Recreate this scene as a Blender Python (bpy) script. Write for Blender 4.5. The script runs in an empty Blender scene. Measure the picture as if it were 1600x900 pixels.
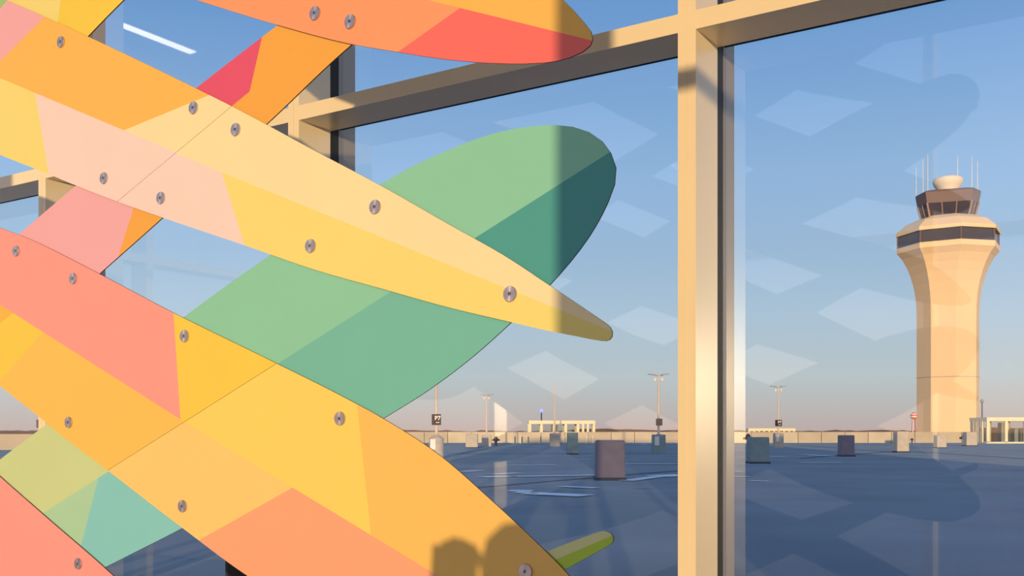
import bpy, bmesh, math, random
from mathutils import Vector, Matrix
random.seed(4)
COL = bpy.context.scene.collection
PI = math.pi
F = 1571.0; HOR = 672.0; CZ = 1.5           # focal length in px, horizon row, camera height
NX, NY = 0.5412, 0.8409                     # outward normal of the window wall
W = 3.14                                    # inner face of mullions, along the normal
GL = 3.378                                  # glass plane
A = 1.435                                   # sculpture plane
TS = 0.55; TE = 0.0425                      # sun: sideways drift, drop per metre

def wp(n, s, z):                            # wall frame -> world
    return Vector((n*NX - s*NY, n*NY + s*NX, z))

def lin(c):
    return tuple(((v/255)/12.92 if v <= 10 else (((v/255)+.055)/1.055)**2.4) for v in c)

# ------------------------------------------------------------- materials
def nt(name):
    m = bpy.data.materials.new(name); m.use_nodes = True
    return m, m.node_tree.nodes, m.node_tree.links, m.node_tree.nodes['Principled BSDF']

def mat(name, col, rough=.5, metal=0, noise=.04, scale=12, spec=.4, bump=0, bscale=60, emit=None, es=0, coord='Object'):
    m, N, L, b = nt(name)
    b.inputs['Roughness'].default_value = rough
    b.inputs['Metallic'].default_value = metal
    b.inputs['Specular IOR Level'].default_value = spec
    tc = N.new('ShaderNodeTexCoord'); nz = N.new('ShaderNodeTexNoise')
    nz.inputs['Scale'].default_value = scale; nz.inputs['Detail'].default_value = 4
    L.new(tc.outputs[coord], nz.inputs['Vector'])
    mr = N.new('ShaderNodeMapRange')
    mr.inputs['From Min'].default_value = .3; mr.inputs['From Max'].default_value = .7
    mr.inputs['To Min'].default_value = 1-noise; mr.inputs['To Max'].default_value = 1+noise
    L.new(nz.outputs['Fac'], mr.inputs['Value'])
    mx = N.new('ShaderNodeVectorMath'); mx.operation = 'SCALE'
    mx.inputs[0].default_value = col[:3]
    L.new(mr.outputs['Result'], mx.inputs['Scale'])
    L.new(mx.outputs['Vector'], b.inputs['Base Color'])
    if bump:
        n2 = N.new('ShaderNodeTexNoise'); n2.inputs['Scale'].default_value = bscale; n2.inputs['Detail'].default_value = 5
        L.new(tc.outputs[coord], n2.inputs['Vector'])
        bp = N.new('ShaderNodeBump'); bp.inputs['Strength'].default_value = bump; bp.inputs['Distance'].default_value = (.25 if name == 'deck_asphalt' else .02)
        L.new(n2.outputs['Fac'], bp.inputs['Height']); L.new(bp.outputs['Normal'], b.inputs['Normal'])
    if emit:
        b.inputs['Emission Color'].default_value = (*emit, 1); b.inputs['Emission Strength'].default_value = es
    return m

def glass_mat(name, tr, r0, tint=(1, 1, 1), rough=.0):
    m = bpy.data.materials.new(name); m.use_nodes = True
    N = m.node_tree.nodes; L = m.node_tree.links; N.clear()
    out = N.new('ShaderNodeOutputMaterial'); mix = N.new('ShaderNodeMixShader')
    t = N.new('ShaderNodeBsdfTransparent'); g = N.new('ShaderNodeBsdfGlossy'); fr = N.new('ShaderNodeLayerWeight')
    nz = N.new('ShaderNodeTexNoise'); nz.inputs['Scale'].default_value = .8
    tc = N.new('ShaderNodeTexCoord'); L.new(tc.outputs['Object'], nz.inputs['Vector'])
    bp = N.new('ShaderNodeBump'); bp.inputs['Strength'].default_value = .02; bp.inputs['Distance'].default_value = .002
    L.new(nz.outputs['Fac'], bp.inputs['Height']); L.new(bp.outputs['Normal'], g.inputs['Normal'])
    t.inputs['Color'].default_value = (*tr, 1); g.inputs['Roughness'].default_value = rough
    g.inputs['Color'].default_value = (*tint, 1)
    fr.inputs['Blend'].default_value = .5
    pw = N.new('ShaderNodeMath'); pw.operation = 'POWER'; pw.inputs[1].default_value = 5
    L.new(fr.outputs['Facing'], pw.inputs[0])
    mt = N.new('ShaderNodeMath'); mt.operation = 'MULTIPLY_ADD'; mt.inputs[1].default_value = 1-r0; mt.inputs[2].default_value = r0; mt.use_clamp = True
    L.new(pw.outputs[0], mt.inputs[0]); L.new(mt.outputs[0], mix.inputs['Fac'])
    L.new(t.outputs[0], mix.inputs[1]); L.new(g.outputs[0], mix.inputs[2]); L.new(mix.outputs[0], out.inputs['Surface'])
    return m

GT = .68
M = {}
M['glass'] = glass_mat('window_glass', (GT, GT*1.01, GT*1.01), .095, (.93, .98, 1.05), .025)
M['clear'] = glass_mat('pavilion_glass', (.8, .85, .84), .05)
M['frame'] = mat('champagne_paint', (.92, .775, .51), .28, .0, .015, 4, 1.0)
M['gasket'] = mat('black_gasket', (.012, .011, .010), .6)
M['fin'] = mat('fin_paint', (.50, .44, .40), .5, 0, .03, 4)
M['steel'] = mat('brushed_steel', (.42, .36, .34), .30, .9, .10, 180)
M['hole'] = mat('bolt_socket', (.02, .015, .012), .5)
M['edge'] = mat('panel_edge', (.07, .03, .028), .6)
M['back'] = mat('panel_back', (.16, .19, .23), .6)
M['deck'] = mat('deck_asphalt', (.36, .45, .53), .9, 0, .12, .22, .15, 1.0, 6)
M['apron'] = mat('forecourt_concrete', (.85, .76, .74), .9, 0, .1, .3, .15, .8, 25)
M['ground'] = mat('field', (.22, .15, .10), .95, 0, .2, .01)
M['concrete'] = mat('precast_concrete', (.50, .43, .33), .85, 0, .10, .35, .2)
M['concrete_b'] = mat('precast_concrete_pale', (.58, .50, .38), .85, 0, .10, .5, .2)
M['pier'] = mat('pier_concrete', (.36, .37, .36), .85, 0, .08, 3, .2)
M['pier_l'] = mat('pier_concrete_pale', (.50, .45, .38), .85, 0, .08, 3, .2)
M['pier_g'] = mat('pier_shade_green', (.24, .32, .32), .85, 0, .08, 3, .2)  # cool tint of the building's shade put into the concrete colour
M['pier_p'] = mat('pier_shade_mauve', (.24, .20, .24), .85, 0, .08, 3, .2)  # mauve of the shaded side of the deck put into the concrete colour
M['line'] = mat('line_paint', (.95, .97, .98), .8, 0, .02, 2)
M['joint'] = mat('deck_joint', (.05, .06, .09), .8)
M['pole'] = mat('galvanised_pole', (.62, .52, .42), .55, 0, .04, 6)
M['head'] = mat('lamp_head', (.30, .30, .32), .5)
M['white'] = mat('white_paint', (.78, .76, .72), .5)
M['dark'] = mat('dark_metal', (.05, .045, .05), .5)
M['sign'] = mat('sign_face', (.03, .016, .014), .6, spec=.1)
M['text'] = mat('sign_white_glow', (.85, .82, .80), .5, emit=(.6, .5, .45), es=.15)  # lettering given a faint glow of its own
M['cream'] = mat('cream_frame', (.80, .72, .50), .5, 0, .03, 2)
M['tower'] = mat('tower_concrete', (.88, .64, .39), .8, 0, .03, .15)
M['tower_rim'] = mat('tower_rim', (.92, .67, .40), .8, 0, .03, .15)
M['tower_w'] = mat('tower_window', (.045, .035, .05), .12, 0, .2, .4, .8)
M['fascia'] = mat('tower_fascia', (.16, .10, .10), .5, 0, .05, .3)
M['cab_post'] = mat('cab_post', (.38, .25, .18), .6)
M['radome'] = mat('radome', (.80, .72, .58), .6)
M['red'] = mat('red_paint', (.75, .10, .05), .6)
M['blue_lamp'] = mat('blue_lamp', (.1, .1, .9), .4, emit=(.15, .2, 1), es=4)
M['tree'] = mat('far_trees', (.11, .075, .07), .95, 0, .3, .03)
M['floor'] = mat('terrazzo_floor', (.46, .32, .25), .45, 0, .10, 40)
M['ceil'] = mat('ceiling_paint', (.62, .60, .58), .8)
M['wall'] = mat('wall_paint', (.62, .60, .58), .8)
M['light'] = mat('light_diffuser', (.9, .9, .9), .5, emit=(1, .80, .78), es=7)
M['skin'] = mat('skin', (.55, .32, .22), .5)
M['cloth'] = mat('jacket_cloth', (.05, .06, .09), .9)
M['jeans'] = mat('denim', (.06, .09, .16), .9)
M['hair'] = mat('hair', (.03, .02, .015), .7)

# ------------------------------------------------------------- helpers
def tag(o, label=None, cat=None, group=None, kind=None):
    if label: o['label'] = label
    if cat: o['category'] = cat
    if group: o['group'] = group
    if kind: o['kind'] = kind
    return o

def empty(name, loc=(0, 0, 0), rz=0):
    o = bpy.data.objects.new(name, None); COL.objects.link(o)
    o.location = loc; o.rotation_euler = (0, 0, rz); o.empty_display_size = .1
    return o

class MB:
    def __init__(s): s.v = []; s.f = []; s.m = []; s.sm = []
    def add(s, vs, fs, mi=0, smooth=False):
        o = len(s.v); s.v += [tuple(v) for v in vs]
        for f in fs: s.f.append([i+o for i in f]); s.m.append(mi); s.sm.append(smooth)
    def hexa(s, p, mi=0):   # p: 8 points, bottom 4 then top 4
        s.add(p, [(0, 3, 2, 1), (4, 5, 6, 7), (0, 1, 5, 4), (1, 2, 6, 5), (2, 3, 7, 6), (3, 0, 4, 7)], mi)
    def box(s, x0, x1, y0, y1, z0, z1, mi=0):
        s.hexa([(x0, y0, z0), (x1, y0, z0), (x1, y1, z0), (x0, y1, z0), (x0, y0, z1), (x1, y0, z1), (x1, y1, z1), (x0, y1, z1)], mi)
    def wbox(s, n0, n1, s0, s1, z0, z1, mi=0):
        s.hexa([wp(a, b, c) for c in (z0, z1) for a, b in ((n0, s0), (n0, s1), (n1, s1), (n1, s0))], mi)
    def cham(s, x0, x1, y0, y1, z0, z1, c=.04, taper=0, mi=0):   # chamfered vertical block with a bevelled top
        def ring(i, z):
            a, b, d, e = x0+i, x1-i, y0+i, y1-i
            return [(a+c, d, z), (b-c, d, z), (b, d+c, z), (b, e-c, z), (b-c, e, z), (a+c, e, z), (a, e-c, z), (a, d+c, z)]
        s.loft([ring(0, z0), ring(taper, z1-c), ring(taper+c*.8, z1)], mi)
    def loft(s, rings, mi=0, cap=True, smooth=False):
        k = len(rings[0]); vs = [p for r in rings for p in r]; fs = []
        for j in range(len(rings)-1):
            for i in range(k):
                fs.append((j*k+i, j*k+(i+1) % k, (j+1)*k+(i+1) % k, (j+1)*k+i))
        s.add(vs, fs, mi, smooth)
        if cap:
            s.add(rings[0], [tuple(range(k))[::-1]], mi); s.add(rings[-1], [tuple(range(k))], mi)
    def tube(s, p, q, r0, r1=None, k=12, mi=0):
        r1 = r0 if r1 is None else r1
        p = Vector(p); q = Vector(q); d = (q-p).normalized()
        u = d.cross(Vector((0, 0, 1)) if abs(d.z) < .9 else Vector((1, 0, 0))).normalized(); w = d.cross(u)
        rg = lambda c, r: [c+u*math.cos(2*PI*i/k)*r+w*math.sin(2*PI*i/k)*r for i in range(k)]
        s.loft([rg(p, r0), rg(q, r1)], mi, True, False)
    def lathe(s, c, prof, k=32, mi=0, smooth=True, rot=0):
        rings = [[(c[0]+r*math.cos(rot+2*PI*i/k), c[1]+r*math.sin(rot+2*PI*i/k), c[2]+z) for i in range(k)] for r, z in prof]
        s.loft(rings, mi, True, smooth)
    def build(s, name, mats, parent=None, inv=True):
        me = bpy.data.meshes.new(name); me.from_pydata(s.v, [], s.f)
        if not isinstance(mats, (list, tuple)): mats = [mats]
        for m in mats: me.materials.append(m)
        for p, mi, sm in zip(me.polygons, s.m, s.sm): p.material_index = mi; p.use_smooth = sm
        bm = bmesh.new(); bm.from_mesh(me); bmesh.ops.recalc_face_normals(bm, faces=bm.faces); bm.to_mesh(me); bm.free()
        o = bpy.data.objects.new(name, me); COL.objects.link(o)
        if parent: o.parent = parent
        return o

def struct(name, mb, mats):
    return tag(mb.build(name, mats), kind='structure')

def copy_tree(o, parent=None):
    c = o.copy(); COL.objects.link(c); c.parent = parent
    for ch in [x for x in bpy.data.objects if x.parent == o]: copy_tree(ch, c)
    return c

def tilt(m, k):
    # shading normals leaned towards the low sun so flat ground looks more sunlit
    N = m.node_tree.nodes; L = m.node_tree.links; b = N['Principled BSDF']
    geo = N.new('ShaderNodeNewGeometry'); ad = N.new('ShaderNodeVectorMath'); ad.operation = 'ADD'
    d = wp(1, TS, 0).normalized(); ad.inputs[1].default_value = (-d.x*k, -d.y*k, 0)
    nm = N.new('ShaderNodeVectorMath'); nm.operation = 'NORMALIZE'
    L.new(geo.outputs['Normal'], ad.inputs[0]); L.new(ad.outputs[0], nm.inputs[0])
    for l in list(L):
        if l.to_socket == b.inputs['Normal']: L.remove(l)
    L.new(nm.outputs[0], b.inputs['Normal'])
tilt(M['deck'], 1.25); tilt(M['apron'], 1.6)

# ------------------------------------------------------------- sculpture
def pj(x, y, a=A):                          # photo pixel -> (s, z) on the sculpture plane
    r = (x-800)/F; Y = a/(NY+NX*r)
    return ((NX-NY*r)*Y, CZ+(HOR-y)/F*Y)

def PX(a, *pts): return [pj(x, y, a) for x, y in pts]
def SZ(*pts): return [(s, z+CZ) for s, z in pts]

def smooth_closed(pts, sharp=()):
    out = []; k = len(pts)
    for i in range(k):
        p0, p1, p2, p3 = pts[i-1], pts[i], pts[(i+1) % k], pts[(i+2) % k]
        if i in sharp: p0 = p1
        if (i+1) % k in sharp: p3 = p2
        L = math.dist(p1, p2); n = max(1, min(10, int(L/.02)))
        # centripetal-like tangents scaled to the segment
        def tan(a, b, c):
            l1 = math.dist(a, b) or 1e-6; l2 = math.dist(b, c) or 1e-6
            return [((b[j]-a[j])/l1*l2+(c[j]-b[j])/l2*l1)/(l1+l2)*L for j in (0, 1)]
        t1 = tan(p0, p1, p2) if p0 != p1 else [p2[j]-p1[j] for j in (0, 1)]
        t2 = tan(p1, p2, p3) if p3 != p2 else [p2[j]-p1[j] for j in (0, 1)]
        for q in range(n):
            t = q/n; h1 = 2*t**3-3*t**2+1; h2 = t**3-2*t**2+t; h3 = -2*t**3+3*t**2; h4 = t**3-t**2
            out.append(tuple(h1*p1[j]+h2*t1[j]+h3*p2[j]+h4*t2[j] for j in (0, 1)))
    return out

def clip(poly, p, q, pos, gap=0):
    dx, dz = q[0]-p[0], q[1]-p[1]; ln = math.hypot(dx, dz)
    f = lambda a: ((dx*(a[1]-p[1])-dz*(a[0]-p[0]))/ln)*(1 if pos else -1)-gap
    out = []
    for i in range(len(poly)):
        a, b = poly[i-1], poly[i]; fa, fb = f(a), f(b)
        if (fa >= 0) != (fb >= 0):
            t = fa/(fa-fb); out.append((a[0]+(b[0]-a[0])*t, a[1]+(b[1]-a[1])*t))
        if fb >= 0: out.append(b)
    return out

SUN_AMB = (1.15, .94, .65)                # lit level used to turn photo colours into paint
COLS = {
 'pink': (246, 168, 155), 'orange': (251, 182, 76), 'cream': (254, 219, 148), 'yellow_a': (248, 214, 108),
 'peach': (253, 208, 176), 'green_c': (165, 190, 110), 'amber': (250, 183, 78), 'coral': (255, 154, 96),
 'red': (255, 110, 90), 'salmon': (251, 154, 126), 'yellow_b': (249, 200, 66), 'yellow_c': (254, 207, 88),
 'amber_l': (254, 200, 102), 'amber_r': (254, 189, 86), 'coral_b': (255, 163, 108), 'olive': (208, 208, 130),
 'green': (146, 199, 148), 'green_b': (122, 184, 148), 'teal_d': (84, 156, 132), 'pale_g': (177, 205, 147),
 'teal': (140, 198, 174), 'orange_p': (247, 165, 62), 'crimson': (232, 84, 100), 'lemon': (247, 213, 110),
 'yellow_d': (248, 200, 64), 'lime_p': (228, 214, 130), 'lime': (190, 205, 62), 'amber_s': (247, 180, 62), 'orange_l': (252, 190, 78)}
OVR = {}
def board_mat(c):
    k = 'panel_'+c
    if k not in M:
        l = lin(COLS[c]); a = tuple(min(.93, l[i]/SUN_AMB[i]) for i in range(3))
        M[k] = mat(k, OVR.get(c, a), .5, 0, .012, 6, .25)
    return M[k]

SEAM_W = .00035
def bsp(poly, tree, out):
    if isinstance(tree, str):
        if len(poly) > 2: out.append((poly, tree))
        return
    p, q, pos, neg = tree
    bsp(clip(poly, p, q, True), pos, out); bsp(clip(poly, p, q, False), neg, out)

def T(a, p, q, pos, neg): return (pj(*p, a), pj(*q, a), pos, neg)

TH = .003
def make_board(name, label, parent, outline, tree, a, cut=None, bolts=()):
    poly = outline
    if cut: poly = clip(poly, cut[0], cut[1], cut[2], SEAM_W)
    pieces = []; bsp(poly, tree, pieces)
    names = []
    for _, c in pieces:
        if c not in names: names.append(c)
    mb = MB()
    for pc, c in pieces: mb.add([wp(a, s, z) for s, z in pc], [tuple(range(len(pc)))], names.index(c))
    ne = len(names); k = len(poly)
    ft = [wp(a, s, z) for s, z in poly]; bk = [wp(a+TH, s, z) for s, z in poly]
    mb.add(ft+bk, [(i, (i+1) % k, k+(i+1) % k, k+i) for i in range(k)], ne)
    mb.add(bk, [tuple(range(k))], ne+1)
    me = bpy.data.meshes.new(name); me.from_pydata(mb.v, [], mb.f)
    for c in names: me.materials.append(board_mat(c))
    me.materials.append(M['edge']); me.materials.append(M['back'])
    for p, mi in zip(me.polygons, mb.m): p.material_index = mi
    o = bpy.data.objects.new(name, me); COL.objects.link(o); o.parent = parent
    if label: o['label'] = label
    for b in bolts: bolt(pj(*b, A-.004), a, o)
    return o

def bolt_mesh():
    mb = MB(); k = 40; R = .0133; rings = []
    for r, n in ((R, 0), (R, -.0035), (R-.0006, -.0042), (.0032, -.0042), (.0028, -.0042)):
        rings.append([(r*math.cos(2*PI*i/k), n, r*math.sin(2*PI*i/k)) for i in range(k)])
    mb.loft(rings, 0, False)
    hole = [[(r*math.cos(2*PI*i/k), n, r*math.sin(2*PI*i/k)) for i in range(k)] for r, n in ((.0028, -.0042), (.0024, -.0012))]
    mb.loft(hole, 1, False); mb.add(hole[1], [tuple(range(k))], 1)
    # raised pin in the socket
    pin = [[(r*math.cos(2*PI*i/k), n, r*math.sin(2*PI*i/k)) for i in range(k)] for r, n in ((.0014, -.0012), (.0012, -.0038))]
    mb.loft(pin, 0, True)
    me = bpy.data.meshes.new('bolt'); me.from_pydata(mb.v, [], mb.f)
    me.materials.append(M['disc']); me.materials.append(M['hole'])
    for p, mi in zip(me.polygons, mb.m): p.material_index = mi
    bm = bmesh.new(); bm.from_mesh(me); bmesh.ops.recalc_face_normals(bm, faces=bm.faces); bm.to_mesh(me); bm.free()
    return me

def disc_mat():
    # turned steel washer: roughness and tone run round the centre
    m, N, L, b = nt('turned_steel')
    b.inputs['Metallic'].default_value = .95; b.inputs['Roughness'].default_value = .32
    b.inputs['Base Color'].default_value = (.66, .57, .58, 1)
    b.inputs['Anisotropic'].default_value = .85
    tg = N.new('ShaderNodeTangent'); tg.direction_type = 'RADIAL'; tg.axis = 'Y'
    L.new(tg.outputs[0], b.inputs['Tangent'])
    tc = N.new('ShaderNodeTexCoord'); wv = N.new('ShaderNodeTexNoise'); wv.inputs['Scale'].default_value = 300
    L.new(tc.outputs['Object'], wv.inputs['Vector'])
    mr = N.new('ShaderNodeMapRange'); mr.inputs['To Min'].default_value = .25; mr.inputs['To Max'].default_value = .4
    L.new(wv.outputs['Fac'], mr.inputs['Value']); L.new(mr.outputs[0], b.inputs['Roughness'])
    return m
M['disc'] = disc_mat()
BOLT = bolt_mesh()
WROT = math.atan2(-NX, NY)                  # local -Y faces the camera side
def bolt(sz, a, parent):
    o = bpy.data.objects.new('bolt', BOLT); COL.objects.link(o); o.parent = parent
    o.location = wp(a-.00005, sz[0], sz[1]); o.rotation_euler = (0, 0, WROT)

AB = A+TH+.0012                             # back layer
sculpt = empty('lattice_sculpture', (0, 0, 0))
tag(sculpt, 'lattice of overlapping leaf-shaped colour-block panels bolted together before the window', 'sculpture')

# front layer outlines (clockwise), photo-measured where seen, carried on beyond the frame
o_b1 = SZ((4.25, 1.68), (3.9, 1.72), (3.4, 1.53), (2.8, 1.255)) + PX(A, (-4, -6), (69, 26), (137, 57), (306, 138), (362, 166), (500, 240), (600, 293), (700, 350), (800, 407), (857, 445), (900, 473.5), (939, 500), (947, 505.5), (953, 511), (956.5, 518), (956, 526), (952, 531), (946, 533), (938, 532.5), (901, 525.5), (857, 517), (797, 503), (700, 480), (600, 452), (500, 424), (381, 383), (254, 340), (183, 315), (119, 290), (78, 273), (0, 242)) + SZ((3.0, .91), (3.4, 1.12), (3.9, 1.42))
o_b1 = smooth_closed(o_b1)
cutB1 = (pj(362, 166), pj(183, 315))
tB1L = T(A, (0, 122), (275, 238),
    T(A, (55, 146), (76, 272), 'yellow_a', 'peach'),
    T(A, (69, 27), (0, 96), T(A, (12, 0), (0, 14), 'green_c', 'pink'), T(A, (326, 149), (195, 203), 'orange', 'cream')))
tB1R = T(A, (275, 240), (950, 515), T(A, (347, 271), (382, 383), 'peach', 'yellow_a'), 'cream')
make_board('panel', 'upper left end of the long cream panel, with orange, pink and peach blocks', sculpt, o_b1, tB1L, A, (*cutB1, True), [(94, 65), (301, 168), (161, 278)])
make_board('panel', 'long cream and yellow panel tapering to a narrow rounded tip', sculpt, o_b1, tB1R, A, (*cutB1, False), [(367, 202), (250, 309), (585, 323), (484, 384), (796, 459)])

o_b2 = PX(A, (307, 0), (434, 39), (550, 69), (620, 81), (700, 93), (780, 99), (820, 99.5), (850, 98), (890, 90), (910, 81), (922, 71), (926, 61), (923, 49), (915, 38), (896, 16), (880, 0)) + SZ((.9, .785), (1.0, .855), (1.13, .915), (1.27, .97), (1.58, 1.09), (2.3, 1.39), (3.2, 1.8), (3.9, 2.06), (4.2, 2.1), (3.9, 1.93), (3.3, 1.66), (2.69, 1.36), (2.36, 1.2))
o_b2 = smooth_closed(o_b2)
tB2 = T(A, (669, 0), (926, 63.5), T(A, (718, 13), (622, 81), 'coral', 'red'), 'amber')
make_board('panel', 'top panel in coral, red and amber with a blunt rounded tip', sculpt, o_b2, tB2, A, None, [(491, 20), (546, 33)])

o_b3 = SZ((4.25, 1.36), (3.9, 1.27), (3.5, 1.07), (3.04, .80)) + PX(A, (0, 356), (30, 367), (155, 428), (273, 490), (432, 568), (530, 617), (600, 655), (690, 714), (760, 775), (830, 840), (885, 895), (930, 950), (958, 1000), (962, 1030), (945, 1065), (900, 1085)) + SZ((1.15, -.42), (1.38, -.36)) + PX(A, (390, 902), (285, 825), (168, 735), (93, 678), (57, 648), (0, 603)) + SZ((2.74, .27), (3.14, .47), (3.5, .72), (3.9, 1.0))
o_b3 = smooth_closed(o_b3)
cutB3 = (pj(432, 568), pj(168, 735))
tB3L = T(A, (0, 476), (283, 656),
    T(A, (20, 490), (0, 505), 'amber_s', T(A, (66, 521), (8, 585), 'yellow_d', 'orange_l')),
    T(A, (271, 488), (282, 656), 'salmon', 'yellow_b'))
tB3R = T(A, (283, 656), (690, 903), T(A, (455, 763), (318, 840), 'amber_l', 'coral_b'), T(A, (558, 635), (580, 838), 'yellow_c', 'amber_r'))
make_board('panel', 'left end of the broad lower panel, salmon over golden yellow', sculpt, o_b3, tB3L, A, (*cutB3, True), [(24, 392), (113, 435), (287, 525), (106, 660)])
make_board('panel', 'broad golden panel with a person\'s shadow near its lower end', sculpt, o_b3, tB3R, A, (*cutB3, False), [(530, 654), (284, 791), (820, 893)])

o_b4 = SZ((4.1, .62), (3.9, .59), (3.46, .39), (3.01, .165)) + PX(A, (-2, 743), (80, 815), (163, 887), (175, 898)) + SZ((1.58, -.485), (1.41, -.555), (1.07, -.72), (.88, -.83), (.84, -.88), (.9, -.9), (1.0, -.88), (1.34, -.78), (1.64, -.66), (2.0, -.56), (2.46, -.44), (3.0, -.15), (3.46, .12), (3.9, .42))
make_board('panel', 'salmon panel crossing the bottom left corner', sculpt, smooth_closed(o_b4), 'salmon', A, None, [(121, 881)])

o_f2 = SZ((.765, 1.09), (.80, 1.13), (.97, 1.24), (1.2, 1.37), (1.55, 1.55), (1.85, 1.71), (2.5, 2.02), (3.0, 2.2), (3.2, 2.25), (3.0, 2.08), (2.5, 1.75), (1.85, 1.42), (1.55, 1.29), (1.31, 1.2), (1.03, 1.12), (.80, 1.07))
make_board('panel', None, sculpt, smooth_closed(o_f2), 'coral', A)
o_f1 = SZ((.735, 1.57), (.77, 1.60), (1.03, 1.74), (1.3, 1.88), (1.7, 2.1), (2.1, 2.3), (2.25, 2.35), (2.1, 2.05), (1.62, 1.81), (1.22, 1.67), (.95, 1.59), (.76, 1.55))
make_board('panel', None, sculpt, smooth_closed(o_f1), 'amber', A)

# back layer, running up to the right
o_g = PX(AB, (962, 262), (960, 288), (950, 315), (920, 370), (890, 410), (858, 446), (797, 505), (740, 556), (680, 602), (600, 653), (440, 741), (285, 825), (163, 887)) + SZ((2.5, -.5), (3.0, -.65), (3.5, -.72), (3.7, -.62), (3.5, -.5), (3.0, -.33)) + PX(AB, (0, 718), (70, 665), (180, 580), (285, 497), (350, 449), (420, 400), (510, 340), (600, 285), (650, 257), (700, 235), (745, 217), (790, 204), (830, 197.5), (870, 195.5), (895, 198), (920, 206), (940, 220), (954, 239))
tG = T(AB, (70, 800), (957, 235),
    T(AB, (154, 745), (126, 855), 'pale_g', T(AB, (330, 700), (350, 860), 'teal', T(AB, (560, 400), (900, 520), 'green_b', 'teal_d'))),
    T(AB, (200, 500), (300, 800), 'olive', 'green'))
make_board('panel', 'broad green panel running up to a wide rounded tip', sculpt, smooth_closed(o_g), tG, AB)

o_p = PX(AB, (434, 39), (400, 65), (306, 138), (213, 213), (119.5, 289.5), (30, 366)) + SZ((2.75, .33), (3.01, .2), (3.5, -.03), (3.9, -.2), (3.5, -.2), (2.7, .07), (2.45, .18)) + PX(AB, (155, 428), (254, 340), (340, 262), (416, 194), (550, 69)) + SZ((1.1, .8), (1.0, .85), (1.1, .875), (1.3, .865))
tP = T(AB, (209, 324), (185, 400), 'pink', T(AB, (250, 258), (390, 143), 'orange_p', T(AB, (409, 60), (390, 143), 'crimson', 'orange_p')))
make_board('panel', 'panel behind with pink, crimson and orange blocks', sculpt, smooth_closed(o_p, (0,)), tP, AB)

o_y = SZ((.73, 1.62), (.77, 1.54), (.97, 1.37), (1.31, 1.2), (1.58, 1.10)) + PX(AB, (193, 0), (137, 57)) + SZ((2.47, .745), (2.72, .65), (3.14, .5), (3.46, .39), (4.0, .2), (4.2, .22), (4.0, .35), (3.46, .66), (2.93, .93), (2.46, 1.14), (1.55, 1.55), (1.22, 1.67), (.98, 1.73), (.84, 1.745), (.76, 1.70))
make_board('panel', 'pale and golden yellow panel behind, at the top left corner', sculpt, smooth_closed(o_y), T(AB, (95, 0), (90, 36), 'lemon', 'yellow_d'), AB)

o_u = SZ((.76, 2.2), (.85, 2.12), (1.03, 2.04), (1.3, 1.9), (1.62, 1.81), (1.85, 1.71), (2.47, 1.46), (2.79, 1.30), (3.1, 1.15), (3.46, .98), (4.0, .78), (4.2, .84), (4.0, .95), (3.1, 1.42), (2.47, 1.68), (1.85, 1.96), (1.3, 2.18), (.95, 2.28), (.8, 2.27))
make_board('panel', None, sculpt, smooth_closed(o_u), 'teal', AB)

o_l = PX(AB, (958.5, 840), (957, 847), (950.5, 852.5), (930, 864), (908, 876), (886, 888)) + SZ((.95, -.30), (1.15, -.41), (1.41, -.55), (1.64, -.66), (1.84, -.76), (2.3, -.98), (2.9, -1.2), (3.0, -1.14), (2.8, -1.0), (2.2, -.72), (1.58, -.47), (1.31, -.37), (1.05, -.268), (.95, -.238)) + PX(AB, (858, 860), (880, 851.5), (910, 840), (935, 831.5), (945, 829.5), (954, 833))
make_board('panel', 'lime green panel end pointing up right, shaded', sculpt, smooth_closed(o_l), T(AB, (876, 871), (954, 838), 'lime', 'lime_p'), AB)

# suspension cables up to the ceiling, above the picture
for s_, z_ in ((1.3, 2.16), (2.2, 1.86), (3.0, 2.2), (3.9, 2.0)):
    mb = MB(); mb.tube(wp(A+.008, s_, CZ+z_-.05), wp(A+.008, s_, CZ+2.998), .002, k=8)
    mb.build('cable', M['steel'], sculpt)
for s_, z_ in ((1.3, 2.16), (2.2, 1.86), (3.0, 2.2), (3.9, 2.0)):
    sb = MB(); sb.tube(wp(A+.0045, s_, CZ+z_-.06), wp(A+.012, s_, CZ+z_-.06), .012); sb.build('cable_clamp', M['steel'], sculpt)

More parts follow.
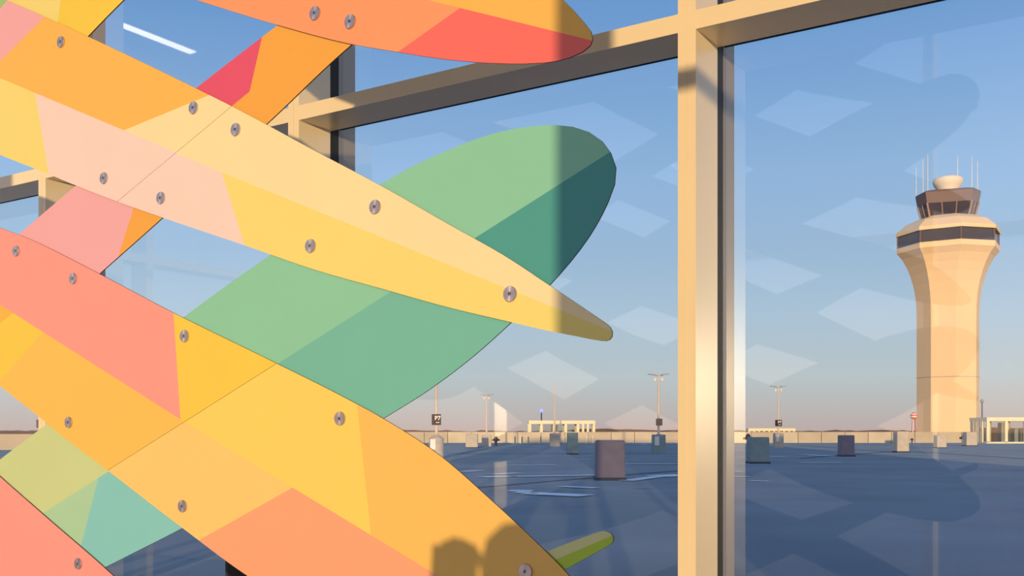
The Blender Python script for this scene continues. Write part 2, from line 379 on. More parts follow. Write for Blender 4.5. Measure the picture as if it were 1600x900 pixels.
# ------------------------------------------------------------- building
ZT0, ZT1 = CZ+1.3336, CZ+1.396              # transom
CEIL = CZ+3.0; SILL = .10
MS = [-2.38, -.545, 1.2946, 3.111, 4.958]
mw = .064
ti = 0
for i, s0 in enumerate(MS):
    mb = MB(); c = s0+mw*.5
    mb.wbox(W, W+.195, s0, c-.0008, 0, CEIL); mb.wbox(W, W+.195, c+.0008, s0+mw, 0, CEIL); mb.wbox(W+.002, W+.19, c-.001, c+.001, 0, CEIL)
    mb.wbox(W+.195, GL+.012, s0+.001, s0+mw-.001, 0, CEIL, 1)
    mb.wbox(GL+.012, 3.50, s0, s0+mw, 0, CEIL, 2)
    ti += 1; struct('trim_%d' % ti, mb, [M['frame'], M['gasket'], M['fin']])
edges = [-3.0]+MS+[6.80]
wi = 0
for i in range(len(edges)-1):
    a0 = edges[i]+(mw if i else 0); a1 = edges[i+1]
    mb = MB()
    for z0, z1 in ((ZT0, ZT1), (CEIL-.08, CEIL), (0, SILL)):
        mb.wbox(W+.0005, W+.195, a0, a1, z0, z1); mb.wbox(W+.195, GL+.03, a0, a1, z0+.022, z1-.022, 1)
    ti += 1; struct('trim_%d' % ti, mb, [M['frame'], M['gasket'], M['fin']])
    for z0, z1 in ((SILL, ZT0), (ZT1, CEIL-.08)):
        z0 -= .03; z1 += .03; mb = MB(); mb.add([wp(GL, a0-.01, z0), wp(GL, a1+.01, z0), wp(GL, a1+.01, z1), wp(GL, a0-.01, z1)], [(0, 1, 2, 3)])
        wi += 1; struct('window_%d' % wi, mb, [M['glass']])
# opposite glazed wall behind the camera
OC = -.479
OS = [OC+1.832*k for k in range(-1, 5)]
for c in OS:
    if c+.04 > 6.8 or c < -2.9: continue
    mb = MB(); mb.wbox(-.90, -.70, c-.032, c+.032, 0, CEIL); ti += 1; struct('trim_%d' % ti, mb, [M['frame']])
oe = [-3.0]+[c for c in OS if -2.9 < c < 6.76]+[6.80]
for i in range(len(oe)-1):
    a0 = oe[i]+(.032 if i else 0); a1 = oe[i+1]-(.032 if i < len(oe)-2 else 0)
    mb = MB()
    for z0, z1 in ((ZT0, ZT1), (CEIL-.08, CEIL), (0, SILL)): mb.wbox(-.90, -.7005, a0, a1, z0, z1)
    ti += 1; struct('trim_%d' % ti, mb, [M['frame']])
    for z0, z1 in ((SILL, ZT0), (ZT1, CEIL-.08)):
        mb = MB(); mb.add([wp(-.88, a0, z0), wp(-.88, a1, z0), wp(-.88, a1, z1), wp(-.88, a0, z1)], [(0, 1, 2, 3)])
        wi += 1; struct('window_%d' % wi, mb, [M['glass']])
# glazed end wall on the left
for n0 in (-.70, 1.52, 3.076):
    mb = MB(); mb.wbox(n0, n0+mw, 6.80, 6.99, 0, CEIL); ti += 1; struct('trim_%d' % ti, mb, [M['frame']])
for n0, n1 in ((-.70+mw, 1.52), (1.52+mw, 3.076)):
    mb = MB()
    for z0, z1 in ((ZT0, ZT1), (CEIL-.08, CEIL), (0, SILL)): mb.wbox(n0, n1, 6.8005, 6.99, z0, z1)
    ti += 1; struct('trim_%d' % ti, mb, [M['frame']])
    for z0, z1 in ((SILL, ZT0), (ZT1, CEIL-.08)):
        mb = MB(); mb.add([wp(n0, 6.96, z0), wp(n1, 6.96, z0), wp(n1, 6.96, z1), wp(n0, 6.96, z1)], [(0, 1, 2, 3)])
        wi += 1; struct('window_%d' % wi, mb, [M['glass']])
mb = MB(); mb.wbox(-.95, 3.50, -3.0, 7.0, -.20, 0); struct('floor', mb, [M['floor']])
mb = MB(); mb.wbox(-1.1, 3.55, -3.2, 7.2, CEIL, CZ+3.65); struct('ceiling', mb, [M['ceil']])
mb = MB(); mb.wbox(-.95, 3.50, -3.2, -3.0, -.2, CEIL); struct('wall_right', mb, [M['wall']])
# the rest of the terminal to either side, outside the picture, whose shadow lies on the deck
mb = MB(); mb.wbox(-1.1, 3.55, -19.0, -3.2, -.2, CZ+3.65)
struct('wall_terminal', mb, [M['wall']])

# ceiling lights
lf = empty('ceiling_light'); 
mb = MB(); mb.wbox(-.37, .37, -.05, .05, -.02, 0); mb.build('housing', M['white'], lf)
mb = MB(); mb.wbox(-.35, .35, -.035, .035, -.028, -.02); mb.build('diffuser', M['light'], lf)
for i, s_ in enumerate((6.41, 4.58, 2.75, .92)):
    o = lf if i == 0 else copy_tree(lf)
    o.location = wp(1.80, s_, CEIL)
    tag(o, 'slim rectangular light fixed to the lobby ceiling, seen reflected in the glass', 'ceiling light', 'ceiling lights')

# plain dark box put in for an unidentified dark band under the golden panel
r_ = (352-800)/F; Yb = 2.62/(NY+NX*r_); sb_ = (NX-NY*r_)*Yb
bx = empty('dark_box', wp(2.8, sb_-.18, 0))
mb = MB(); mb.wbox(-.18, .15, -.18, .18, .04, 1.05); mb.build('body', M['dark'], bx)
mb = MB(); mb.wbox(-.188, -.18, -.16, .16, .06, 1.02); mb.build('front_panel', M['gasket'], bx)
mb = MB(); mb.wbox(-.15, .13, -.16, .16, 0, .04); mb.build('base', M['gasket'], bx)
tag(bx, 'small black box by the window, mostly hidden behind the golden panel', 'cabinet')

# ------------------------------------------------------------- deck and what stands on it
def dk(x, y):                                # pixel on the deck -> X, Y
    Y = F*CZ/(y-HOR); return ((x-800)/F*Y, Y)
DY = 119.5
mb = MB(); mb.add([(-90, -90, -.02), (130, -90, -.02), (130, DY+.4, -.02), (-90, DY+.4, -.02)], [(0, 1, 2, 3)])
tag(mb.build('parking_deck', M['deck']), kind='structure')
mb = MB(); mb.add([(-3000, -3000, -8), (3000, -3000, -8), (3000, 6000, -8), (-3000, 6000, -8)], [(0, 1, 2, 3)])
tag(mb.build('ground', M['ground']), kind='structure')

mb = MB(); mb.hexa([wp(a_, b_, c_) for c_ in (-.019, -.012) for a_, b_ in ((-1.2, -60), (-1.2, 60), (-160, 60), (-160, -60))])
tag(mb.build('forecourt', M['apron']), kind='structure')
# parapet: precast sections along the far edge
def parapet(x0, x1, Y, n, h, label, group, mats):
    r = random.Random(int(x0*7)+3)
    xs = [x0+(x1-x0)*i/n for i in range(n+1)]
    for i in range(n):
        mb = MB(); mb.box(xs[i]+.03, xs[i+1]-.03, Y, Y+.3, -.02, h-.06); mb.box(xs[i]+.005, xs[i+1]-.005, Y-.03, Y+.33, h-.06, h)
        tag(mb.build('parapet_section', mats[r.random() < .4]), label, 'wall section', group)
X_ = lambda x, Y: (x-800)/F*Y
parapet(X_(590, DY), X_(1539, DY), DY, 26, 1.28, 'tan precast concrete section of the long low wall at the far edge of the deck', 'far parapet sections', [M['concrete'], M['concrete_b']])
parapet(X_(-60, 77), X_(170, 77), 77, 4, 1.2, 'tan precast concrete wall section beyond the gap at the left of the photo', 'left parapet sections', [M['concrete'], M['concrete_b']])
mb = MB(); mb.hexa([(X_(170, 77), 77, -.02), (X_(170, 77)+.3, 77, -.02), (X_(590, DY), DY, -.02), (X_(590, DY)-.3, DY, -.02), (X_(170, 77), 77, 1.2), (X_(170, 77)+.3, 77, 1.2), (X_(590, DY), DY, 1.2), (X_(590, DY)-.3, DY, 1.2)])
tag(mb.build('parapet_return', M['concrete']), 'low tan concrete return wall joining the near and far parapets', 'wall')

def pier(x, w, yt, yb, m, label, kind='pier'):
    X, Y = dk(x, yb); k = Y/F; hw = w*k/2; h = (yb-yt)*k
    e = empty('concrete_pier', (X, Y+hw, 0))
    mb = MB(); mb.cham(-hw, hw, -hw, hw, -.02, h, hw*.10, hw*.03); mb.build('block', m, e)
    mb = MB(); mb.box(-hw*1.06, hw*1.06, -hw*1.06, hw*1.06, -.02, h*.06); mb.build('footing', M['joint'], e)
    tag(e, label, 'pier')
    return e, k, h, hw
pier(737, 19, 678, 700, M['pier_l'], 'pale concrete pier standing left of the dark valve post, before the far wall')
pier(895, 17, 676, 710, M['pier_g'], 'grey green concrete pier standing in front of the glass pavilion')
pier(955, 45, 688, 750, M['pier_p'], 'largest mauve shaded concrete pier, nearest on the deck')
pier(1188, 30, 683, 724, M['pier_g'], 'blue grey shaded concrete pier just right of the near mullion')
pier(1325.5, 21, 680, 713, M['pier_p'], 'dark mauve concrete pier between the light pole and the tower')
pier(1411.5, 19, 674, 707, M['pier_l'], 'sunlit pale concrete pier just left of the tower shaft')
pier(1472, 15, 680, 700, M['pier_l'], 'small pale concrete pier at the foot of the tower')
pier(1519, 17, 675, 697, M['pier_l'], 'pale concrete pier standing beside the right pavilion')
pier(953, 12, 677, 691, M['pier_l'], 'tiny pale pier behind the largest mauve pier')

def text_mesh(body, size):
    cu = bpy.data.curves.new('txt', 'FONT'); cu.body = body; cu.size = size; cu.align_x = 'CENTER'; cu.align_y = 'CENTER'; cu.extrude = .002; cu.offset = size*.015
    o = bpy.data.objects.new('txt', cu); COL.objects.link(o)
    dg = bpy.context.evaluated_depsgraph_get(); me = bpy.data.meshes.new_from_object(o.evaluated_get(dg))
    bpy.data.objects.remove(o); return me

def light_pole(x, yt, yb, bw, bt, label, sign=None, notice=False, heads=True, round_=False, pm='pier_l'):
    X, Y = dk(x, yb); k = Y/F; hw = bw*k/2; bh = (yb-bt)*k; H = (yb-yt)*k
    e = empty('light_pole', (X, Y+hw, 0))
    mb = MB()
    if round_: mb.lathe((0, 0, -.02), [(hw, 0), (hw, bh-.06), (hw*.85, bh), (hw*.3, bh+.12), (.05, bh+.2)], 28)
    else: mb.cham(-hw, hw, -hw, hw, -.02, bh, hw*.1, hw*.03)
    mb.build('base_block', M[pm], e)
    mb = MB(); mb.tube((0, 0, bh-.02), (0, 0, H), .085, .06, 14); mb.box(-.14, .14, -.14, .14, bh, bh+.04); mb.build('pole', M['pole'], e)
    if heads:
        for sd in (-1, 1):
            mb = MB(); mb.tube((0, 0, H-.12), (sd*.30, 0, H-.06), .03, k=8)
            mb.hexa([(sd*.22, -.17, H-.07), (sd*.68, -.15, H-.02), (sd*.68, .15, H-.02), (sd*.22, .17, H-.07), (sd*.22, -.17, H), (sd*.68, -.15, H+.03), (sd*.68, .15, H+.03), (sd*.22, .17, H)])
            mb.build('lamp_head', M['head'], e)
            mb = MB(); mb.tube((0, 0, H-.30), (sd*.22, 0, H-.30), .022, k=8); mb.lathe((sd*.25, 0, H-.50), [(.0, 0), (.07, .02), (.085, .09), (.08, .2), (.02, .26)], 12)
            mb.build('security_camera', M['white'], e)
    if sign:
        x0, x1, y0, y1, txt = sign; hh = -HOR
        sx = (x0-x)*k; ex = (x1-x)*k; z1 = CZ+(HOR-y0)*k; z0 = CZ+(HOR-y1)*k
        mb = MB(); mb.box(sx, ex, -.14, -.10, z0, z1); mb.box(-.10, .10, -.11, .02, z0+.1, z1-.1)
        so = mb.build('sign' if txt else 'switch_box', M['sign'] if txt else M['dark'], e)
        if txt:
            me = text_mesh(txt[0], (z1-z0)*.55); me.materials.append(M['text'])
            to = bpy.data.objects.new('lettering', me); COL.objects.link(to); to.parent = so
            to.location = ((sx+ex)/2+(ex-sx)*.14, -.143, z0+(z1-z0)*.62); to.rotation_euler = (PI/2, 0, 0)
            mb = MB(); mb.box((sx+ex)/2-.02, (sx+ex)/2+(ex-sx)*.34, -.144, -.14, z0+(z1-z0)*.20, z0+(z1-z0)*.26)
            mb.build('underline', M['text'], so)
    if notice:
        mb = MB(); mb.box(-hw*.75, -hw*.05, -hw-.02, -hw+.03, bh*.42, bh*.9); mb.build('notice', M['white'], e)
    return tag(e, label, 'light pole')
light_pole(681, 560, 716, 23, 683, 'light pole on a round concrete base with a dark P7 sign', (674, 688.5, 647, 664, ('P7',)), True, True, True)
light_pole(1030.5, 584, 708, 20, 679, 'light pole with two lamp heads and grey box, left of the near mullion', (1026, 1036, 654, 665, None), True, pm='pier_g')
light_pole(867, 604, 697, 16, 677, 'slender pole without lamp heads in front of the glass pavilion', None, False, False)
light_pole(760, 616, 697, 15, 680, 'smaller light pole left of the pavilion, between two pale piers', None)
light_pole(1218, 603, 699, 14, 677, 'light pole with two lamp heads and dark sign seen right of the mullion', (1212.5, 1223, 656, 666, ('P7',)), True)
light_pole(64, 520, 706, 20, 682, 'light pole behind the far left mullion with dark box beside it', (53.5, 62, 655.5, 668.5, None), False)

# bollards in front of the pavilion
for x in (802, 813, 823, 842, 880, 915, 924):
    X, Y = dk(x, 692); mb = MB(); mb.lathe((0, 0, -.02), [(.09, 0), (.09, .80), (.07, .86), (.0, .88)], 12)
    o = mb.build('bollard', M['cream']); o.location = (X, Y-1.5, 0)
    tag(o, 'slim cream bollard on the deck before the glass pavilion', 'bollard', 'bollards before the pavilion')
def valve(x, yb, s, label):
    X, Y = dk(x, yb); e = empty('standpipe', (X, Y, 0))
    mb = MB(); mb.lathe((0, 0, -.02), [(.12*s, 0), (.12*s, .5*s), (.2*s, .55*s), (.22*s, .75*s), (.12*s, .95*s), (.0, 1.0*s)], 14); mb.build('body', M['dark'], e)
    mb = MB(); mb.tube((-.38*s, 0, .6*s), (.38*s, 0, .6*s), .09*s, k=10); mb.build('outlet', M['dark'], e)
    tag(e, label, 'standpipe')
valve(775, 697, .95, 'dark standpipe valve on the deck right of the pale pier')
valve(1169, 697, 1.2, 'dark standpipe at the right edge of the near mullion')
valve(1425, 692, .6, 'small dark valve low beside the sunlit pier left of the tower')
valve(1507, 696, 1.2, 'dark standpipe between tower foot and right pavilion')

# pavilions
def pavilion(x0, x1, yt, yb, xs, side, label, depth=4.2):
    Y = F*CZ/(yb-HOR)-1.0; k = Y/F; X0, X1 = (x0-800)*k, (x1-800)*k; h = (yb-yt)*k
    e = empty('glass_pavilion', ((X0+X1)/2, Y, 0)); hw = (X1-X0)/2
    mb = MB(); mb.box(-hw, hw, -.15, depth, h-.42, h); mb.build('roof', M['cream'], e)
    mb = MB(); mb.box(-hw, hw, -.1, depth, -.02, .16); mb.build('plinth', M['cream'], e)
    for x in xs:
        xx = (x-800)*k-(X0+X1)/2
        for yy in (0, depth-.3):
            mb = MB(); mb.box(xx-.16, xx+.16, yy-.1, yy+.15, .1, h-.4); mb.build('post', M['cream'], e)
    for x in (-hw+.05, hw-.05):
        for j in range(1, 4):
            mb = MB(); mb.box(x-.12, x+.12, depth*j/4-.2, depth*j/4+.2, .1, h-.4); mb.build('post', M['cream'], e)
    for j in range(len(xs)-1):
        a = (xs[j]-800)*k-(X0+X1)/2; b = (xs[j+1]-800)*k-(X0+X1)/2
        mb = MB(); mb.add([(a, .05, .15), (b, .05, .15), (b, .05, h-.42), (a, .05, h-.42)], [(0, 1, 2, 3)]); mb.build('glass_pane', M['clear'], e)
    if side:
        for x in side:
            xx = (x-800)*k-(X0+X1)/2; mb = MB(); mb.box(xx-.13, xx+.13, -.12, .10, .1, h-.4); mb.build('fin', M['cream'], e)
    mb = MB(); mb.box(-hw*.3, -hw*.1, depth*.4, depth*.6, .1, h*.8); mb.box(hw*.1, hw*.32, depth*.35, depth*.55, .1, h*.55); mb.build('lift_core', M['pier'], e)
    tag(e, label, 'pavilion'); return e
pavilion(826, 930, 657, 691.2, [828, 846, 866, 884, 903], [911, 918.5, 927.5], 'cream framed glass pavilion beside the slender pole, behind the grey green pier')
pavilion(1541, 1640, 652, 692.5, [1543.5, 1572, 1602, 1636], None, 'cream framed glass pavilion cut off by the right edge of the photo')
# beacons
def beacon(x, yt, yb, Y, label, blue):
    k = Y/F; X = (x-800)*k; zt = CZ+(HOR-yt)*k
    e = empty('beacon_mast', (X, Y, -8)); mb = MB(); mb.tube((0, 0, 0), (0, 0, zt+8-.2), .12, .08, 8); mb.build('mast', M['dark'], e)
    mb = MB(); mb.lathe((0, 0, zt+8-.25), [(.1, 0), (.22, .1), (.24, .3), (.1, .5), (.0, .52)], 12); mb.build('lamp', M['blue_lamp'] if blue else M['head'], e)
    tag(e, label, 'mast')
beacon(846, 641.5, 656, 135, 'thin mast with a glowing blue lamp above the glass pavilion', True)
beacon(1534.5, 627, 672, 135, 'thin grey mast just right of the tower shaft', False)

# parking lines and joints
def stripe(pts, w, m, label, cat, name, group=None):
    mb = MB(); q = [dk(*p) for p in pts]
    for (a, b) in zip(q, q[1:]):
        d = Vector((b[0]-a[0], b[1]-a[1])); nrm = Vector((-d.y, d.x)).normalized()*w/2
        z = .004 if m is M['line'] else 0.0
        mb.add([(a[0]+nrm.x, a[1]+nrm.y, z), (b[0]+nrm.x, b[1]+nrm.y, z), (b[0]-nrm.x, b[1]-nrm.y, z), (a[0]-nrm.x, a[1]-nrm.y, z)], [(0, 1, 2, 3)])
    o = mb.build(name, m); tag(o, label, cat, group); return o
for (a, b, w) in (((720, 737), (752, 735), .22), ((700, 746), (724, 746), .2), ((752, 745.5), (800, 744), .3), ((800, 744.5), (950, 742), .22), ((770, 741), (812, 739), .2), ((795, 766.5), (832, 767), .22),
        ((804, 769), (840, 770), .2), ((826, 770.5), (917, 774.5), .3), ((877, 760), (933, 762.5), .16), ((978, 751), (1028, 744.5), .2), ((1024, 744), (1075, 742), .45),
        ((977, 725), (1070, 724.5), .2), ((790, 727), (870, 726.5), .18), ((1202, 714), (1227, 714), .32), ((1255, 710.5), (1300, 712.5), .32), ((1250, 723), (1315, 723), .22), ((1148, 744.5), (1171, 744.5), .16),
        ((1148, 736.5), (1161, 736.5), .16), ((1172, 751), (1201, 752), .12), ((835, 697.5), (848, 697.7), .3), ((915, 698), (924, 698), .3), ((1000, 692), (1016, 692), .5)):
    stripe([a, b], w*2.6, M['line'], 'thin white painted parking line on the shaded deck', 'parking line', 'parking_line', 'painted parking lines')
stripe([(740, 762), (936, 745), (1075, 734)], .14, M['joint'], 'long dark joint crossing the deck from the golden panel to the mullion', 'joint', 'deck_joint')
stripe([(700, 709), (960, 708.5), (1070, 709)], .3, M['joint'], 'faint dark joint on the far part of the deck', 'joint', 'deck_joint')
stripe([(990, 763), (1022, 764)], .08, M['joint'], 'short dark crack on the deck right of the drain', 'joint', 'deck_joint')
stripe([(1250, 716), (1400, 705)], .2, M['joint'], 'dark joint on the deck running to the sunlit pier', 'joint', 'deck_joint')
stripe([(1400, 704), (1610, 717)], .2, M['joint'], 'dark joint on the sunlit deck below the right pavilion', 'joint', 'deck_joint')
e = empty('deck_drain', (*dk(936, 747), 0))
for dx in (-.08, .08):
    mb = MB(); mb.lathe((dx, 0, -.015), [(.055, 0), (.055, .06), (.03, .08), (0, .08)], 12); mb.build('cap', M['dark'], e)
tag(e, 'pair of small dark drain caps near the foot of the largest pier', 'drain')

# ------------------------------------------------------------- control tower
TD = 200.0; tk = TD/F; TX = (1481-800)*tk
tw = empty('control_tower', (TX, TD, -8))
R0 = math.atan2(-1, 0)
def octo(r, z, zc_off=8, rot=14, kk=8):
    # vertices placed so one lies `rot` degrees right of the axis facing the camera
    base = math.atan2(-TD, -TX)             # direction to the camera
    pts = []
    for i in range(kk):
        a = base+math.radians(rot+360/kk*i); pts.append((r*math.cos(a), r*math.sin(a), z+zc_off))
    return pts
def cabr(r, z):
    base = math.atan2(-TD, -TX)
    return [(r*math.cos(base+math.radians(t)), r*math.sin(base+math.radians(t)), z+8) for t in (-42, 50, 86, 140, 220, 274)]
zz = lambda y: CZ+(HOR-y)*tk
rr = lambda px: px*tk*1.03
mb = MB()
prof = [(45, 672+78), (45, 600), (45, 500), (45.5, 480), (47, 462), (50, 446), (54.5, 430), (60, 416), (66.5, 404), (74, 395)]
mb.loft([octo(rr(p), zz(y) if y < 700 else -8) for p, y in prof], 0)
mb.build('shaft', M['tower'], tw)
mb = MB(); mb.loft([octo(rr(74), zz(395)), octo(rr(74), zz(387))], 0); mb.build('lower_rim', M['tower_rim'], tw)
mb = MB(); mb.loft([octo(rr(72), zz(387)), octo(rr(72), zz(368.5))], 0); band = mb.build('window_band', M['tower_w'], tw)
mb = MB(); 
for i in range(8):
    p = octo(rr(72.3), zz(387))[i]; q = octo(rr(72.3), zz(368.5))[i]; mb.tube(p, q, .18, k=6)
mb.build('corner_post', M['fascia'], band)
mb = MB(); mb.loft([octo(rr(75), zz(368.5)), octo(rr(75), zz(363)), octo(rr(60), zz(350)), octo(rr(41), zz(342))], 0); mb.build('sloped_roof', M['tower_rim'], tw)
mb = MB(); mb.loft([cabr(rr(36), zz(346)), cabr(rr(37.2), zz(341))], 0); mb.build('cab_base', M['fascia'], tw)
mb = MB(); mb.loft([cabr(rr(37), zz(342)), cabr(rr(42.5), zz(321))], 0); cab = mb.build('cab_window', M['tower_w'], tw)
mb = MB()
a0, a1 = cabr(rr(37.3), zz(342)), cabr(rr(42.8), zz(321))
for i in range(6):
    mb.tube(a0[i], a1[i], .20, k=6)
    for t in ((.333, .667) if i in (0, 3) else (.5,)):
        m0 = [a0[i][j]*(1-t)+a0[(i+1) % 6][j]*t for j in range(3)]; m1 = [a1[i][j]*(1-t)+a1[(i+1) % 6][j]*t for j in range(3)]
        mb.tube(m0, m1, .10, k=6)
mb.build('cab_mullion', M['cab_post'], cab)
mb = MB(); mb.loft([cabr(rr(43), zz(321.5)), cabr(rr(45.8), zz(305)), cabr(rr(45), zz(303)), cabr(rr(32), zz(300))], 0); mb.build('fascia', M['fascia'], tw)
mb = MB(); mb.lathe((0, 0, zz(300)+8), [(rr(15), 0), (rr(15.5), .5), (rr(19.5), 1.2), (rr(21.5), 1.9), (rr(21.5), 2.3), (rr(20), 2.65), (rr(14), 2.95), (.3, 3.05)], 36, 0, True); mb.build('radome', M['radome'], tw)
base = math.atan2(-TD, -TX); ux, uy = math.cos(base+PI/2), math.sin(base+PI/2)
for px, yt in ((1435, 257), (1445, 245), (1452, 238), (1495, 246), (1515, 248), (1523, 256)):
    u = (px-1481)*tk; mb = MB(); mb.tube((u*ux, u*uy, zz(303)+8), (u*ux, u*uy, zz(yt)+8), .09, .05, 6); mb.build('antenna', M['white'], tw)
mb = MB(); mb.loft([octo(rr(45.25), zz(591)), octo(rr(45.25), zz(589.8))], 0); mb.build('shaft_joint', M['concrete'], tw)
tag(tw, 'tall tan airport control tower with dark cab and white radome', 'control tower')

# red and white ball tower on the horizon
e = empty('water_tower', (X_(1428, 320), 320, -8)); k = 320/F; zc_ = CZ+(HOR-650)*k+8
mb = MB()
for j in range(8):
    pr = [(5.5*k*math.sin(PI*t/8), -5.5*k*math.cos(PI*t/8)) for t in (j, j+1)]
    mb.lathe((0, 0, zc_), [(max(.01, pr[0][0]), pr[0][1]), (max(.01, pr[1][0]), pr[1][1])], 20, j % 2 if j in (2, 3, 4, 5) else 0)
mb.build('ball', [M['red'], M['white']], e)
for a in range(4):
    mb = MB(); x, y = math.cos(a*PI/2+.6), math.sin(a*PI/2+.6); mb.tube((x*1.0, y*1.0, 0), (x*.5, y*.5, zc_-.6), .14, k=6); mb.build('leg', M['red'] if a % 2 else M['white'], e)
tag(e, 'small red and white ball on legs, on the horizon left of the tower', 'water tower')

# pale slatted canopy beyond the wall
e = empty('canopy', (X_(1206, 160), 160, -8)); k = 160/F; hw = 37*k
mb = MB(); mb.box(-hw, hw, 0, 1.2, 9.5-.15, 9.5+.28); mb.build('roof', M['cream'], e)
for j in range(10):
    mb = MB(); xx = -hw*.95+hw*1.9*j/9; mb.box(xx-.12, xx+.12, .1, .3, 0, 9.4); mb.build('post', M['cream'], e)
tag(e, 'long low pale canopy beyond the wall behind the right light pole', 'canopy')

# far tree line
mb = MB(); r = random.Random(9); Yt = 900
h = 2.0; xs = [-700+i*6 for i in range(300)]; top = []
for x in xs:
    h += r.uniform(-.7, .7); h = max(.4, min(3.6, h)); top.append(h+r.uniform(-.3, .5))
for i in range(len(xs)-1):
    mb.hexa([(xs[i], Yt, -8), (xs[i+1], Yt, -8), (xs[i+1], Yt+12, -8), (xs[i], Yt+12, -8), (xs[i], Yt, top[i]), (xs[i+1], Yt, top[i+1]), (xs[i+1], Yt+12, top[i+1]-.5), (xs[i], Yt+12, top[i]-.5)])
tag(mb.build('tree_line', M['tree']), 'low dark line of trees along the horizon', 'trees', kind='stuff')

# ------------------------------------------------------------- photographer standing behind the camera
def skin_mesh(name, verts, edges, m, parent, sub=2):
    me = bpy.data.meshes.new(name); me.from_pydata([v[:3] for v in verts], edges, [])
    o = bpy.data.objects.new(name, me); COL.objects.link(o); o.parent = parent
    md = o.modifiers.new('s', 'SKIN'); md.use_smooth_shade = True
    for i, v in enumerate(verts): me.skin_vertices[0].data[i].radius = (v[3], v[4] if len(v) > 4 else v[3])
    me.skin_vertices[0].data[0].use_root = True
    ss = o.modifiers.new('u', 'SUBSURF'); ss.levels = sub; ss.render_levels = sub
    me.materials.append(m)
    return o
PN, PS = -.32, -.062
pr = empty('person', wp(PN, PS, 0), WROT)
pr.scale = (.79, .79, .79)
# local: +Y forward (turned towards the glass), x sideways
V = [(0, 0, .92, .13, .11), (0, 0, 1.08, .12, .09), (0, 0, 1.25, .14, .10), (0, 0, 1.40, .11, .08), (0, .01, 1.49, .045, .045), (0, .03, 1.56, .055, .06), (0, .04, 1.64, .078, .09), (0, .03, 1.72, .06, .07)]
E_ = [(i, i+1) for i in range(7)]
for sd in (-1, 1):
    b = len(V)
    if sd > 0: V += [(.17, -.01, 1.37, .05), (.22, .02, 1.12, .042), (.16, .2, 1.0, .034), (.13, .26, .98, .026)]
    else: V += [(-.17, -.01, 1.37, .05), (-.31, .04, 1.20, .05), (-.255, .10, 1.45, .052), (-.235, .10, 1.70, .054)]
    E_ += [(3, b), (b, b+1), (b+1, b+2), (b+2, b+3)]
    b = len(V)
    V += [(sd*.10, 0, .84, .085), (sd*.11, .02, .48, .058), (sd*.11, -.02, .09, .036), (sd*.12, .10, .03, .035)]
    E_ += [(0, b), (b, b+1), (b+1, b+2), (b+2, b+3)]
skin_mesh('body', V, E_, M['cloth'], pr)
for sd in (-1, 1):
    hx, hy, hz = ((-.235, .10, 1.71) if sd < 0 else (.13, .27, .97))
    for j in range(4):
        fx = hx-.033+.022*j; L1 = (.040, .048, .045, .036)[j]
        skin_mesh('finger', [(fx, hy, hz, .012), (fx, hy+.02, hz+L1, .0115), (fx, hy+.045, hz+L1*.7, .010), (fx, hy+.045, hz+L1*.2, .009)], [(0, 1), (1, 2), (2, 3)], M['skin'], pr, 1)
    skin_mesh('thumb', [(hx+.04, hy, hz-.02, .013), (hx+.05, hy+.03, hz+.01, .012), (hx+.03, hy+.05, hz+.02, .010)], [(0, 1), (1, 2)], M['skin'], pr, 1)
mb = MB(); mb.tube((-.262, .10, 1.22), (-.232, .10, 1.74), .062, .056, 20); mb.build('sleeve', M['cloth'], pr)
mb = MB()
for j in range(1): mb.lathe((0, .015, 1.60), [(.07, 0), (.098, .05), (.104, .11), (.088, .17), (.05, .205), (.0, .212)], 24, 0, True)
mb.build('hair', M['hair'], pr)
tag(pr, 'photographer just outside the frame whose shadow falls on the golden panel', 'person')

# ------------------------------------------------------------- light
sun_dir = (wp(1, TS, 0)); L_ = math.hypot(sun_dir.x, sun_dir.y)
trav = Vector((sun_dir.x, sun_dir.y, -TE*L_)).normalized()
sd = bpy.data.lights.new('sun', 'SUN'); sd.energy = 5.25; sd.angle = math.radians(.53); sd.color = (1.0, .70, .37)
so = bpy.data.objects.new('sun', sd); COL.objects.link(so)
so.rotation_euler = trav.to_track_quat('-Z', 'Y').to_euler(); so.location = (0, -20, 8)

# added weak sun lamp standing in for sunlight the window glass throws back
rd = wp(-1, TS, 0); rl = math.hypot(rd.x, rd.y)
s2 = bpy.data.lights.new('sun_reflected', 'SUN'); s2.energy = .36; s2.angle = math.radians(.6); s2.color = (1.0, .80, .55)
o2 = bpy.data.objects.new('sun_reflected', s2); COL.objects.link(o2)
o2.rotation_euler = Vector((rd.x, rd.y, -TE*rl)).to_track_quat('-Z', 'Y').to_euler(); o2.location = (0, 20, 8)

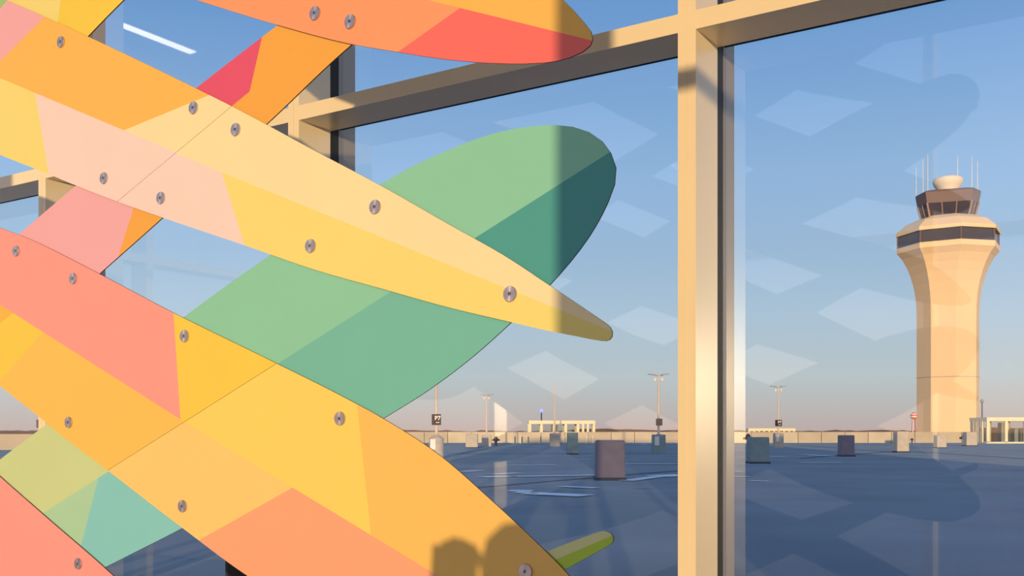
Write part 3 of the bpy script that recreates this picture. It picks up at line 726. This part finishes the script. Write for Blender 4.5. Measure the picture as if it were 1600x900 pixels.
w = bpy.data.worlds.new('world'); bpy.context.scene.world = w; w.use_nodes = True
N = w.node_tree.nodes; L = w.node_tree.links; N.clear()
out = N.new('ShaderNodeOutputWorld'); bg = N.new('ShaderNodeBackground'); tc = N.new('ShaderNodeTexCoord'); sp = N.new('ShaderNodeSeparateXYZ')
L.new(tc.outputs['Generated'], sp.inputs[0])
def ramp(stops):
    r = N.new('ShaderNodeValToRGB'); cr = r.color_ramp
    while len(cr.elements) < len(stops): cr.elements.new(.5)
    for e_, (p, c) in zip(cr.elements, stops): e_.position = p; e_.color = (*c, 1)
    L.new(sp.outputs['Z'], r.inputs['Fac']); return r
SK = 1.0/GT
def g(c, k=1.0): return tuple(max(0, v*k*SK) for v in lin(c))
r1 = ramp([(0.0, g((200, 182, 178), .95)), (.02, g((199, 194, 191), .95)), (.05, g((196, 207, 210), .95)), (.108, g((182, 206, 225), .95)), (.17, g((164, 196, 226), .95)), (.24, g((152, 189, 229), .97)), (.38, g((110, 160, 217), .97)), (1, g((55, 100, 170), .9))])
r2 = ramp([(0.0, (1.9, 1.05, .62)), (.06, (1.5, 1.15, .95)), (.2, (1.0, 1.05, 1.2)), (.5, (.5, .68, 1.0)), (1, (.2, .34, .6))])
dp = N.new('ShaderNodeVectorMath'); dp.operation = 'DOT_PRODUCT'; dp.inputs[1].default_value = (-trav.x, -trav.y, 0)
L.new(tc.outputs['Generated'], dp.inputs[0])
mr = N.new('ShaderNodeMapRange'); mr.inputs['From Min'].default_value = -.5; mr.inputs['From Max'].default_value = .8; mr.interpolation_type = 'SMOOTHSTEP'
L.new(dp.outputs['Value'], mr.inputs['Value'])
mx = N.new('ShaderNodeMix'); mx.data_type = 'RGBA'
L.new(mr.outputs[0], mx.inputs['Factor']); L.new(r1.outputs[0], mx.inputs[6]); L.new(r2.outputs[0], mx.inputs[7])
L.new(mx.outputs[2], bg.inputs['Color']); bg.inputs['Strength'].default_value = 1.0
L.new(bg.outputs[0], out.inputs['Surface'])

# ------------------------------------------------------------- camera
cd = bpy.data.cameras.new('camera'); cam = bpy.data.objects.new('camera', cd); COL.objects.link(cam)
cam.location = (0, 0, CZ); cam.rotation_euler = (PI/2, 0, 0)
cd.sensor_width = 36; cd.lens = F/1600*36; cd.shift_y = (HOR-450)/1600; cd.clip_start = .05; cd.clip_end = 8000
bpy.context.scene.camera = cam
sc = bpy.context.scene
sc.view_settings.view_transform = 'Standard'; sc.view_settings.look = 'None'; sc.view_settings.exposure = 0; sc.view_settings.gamma = 1
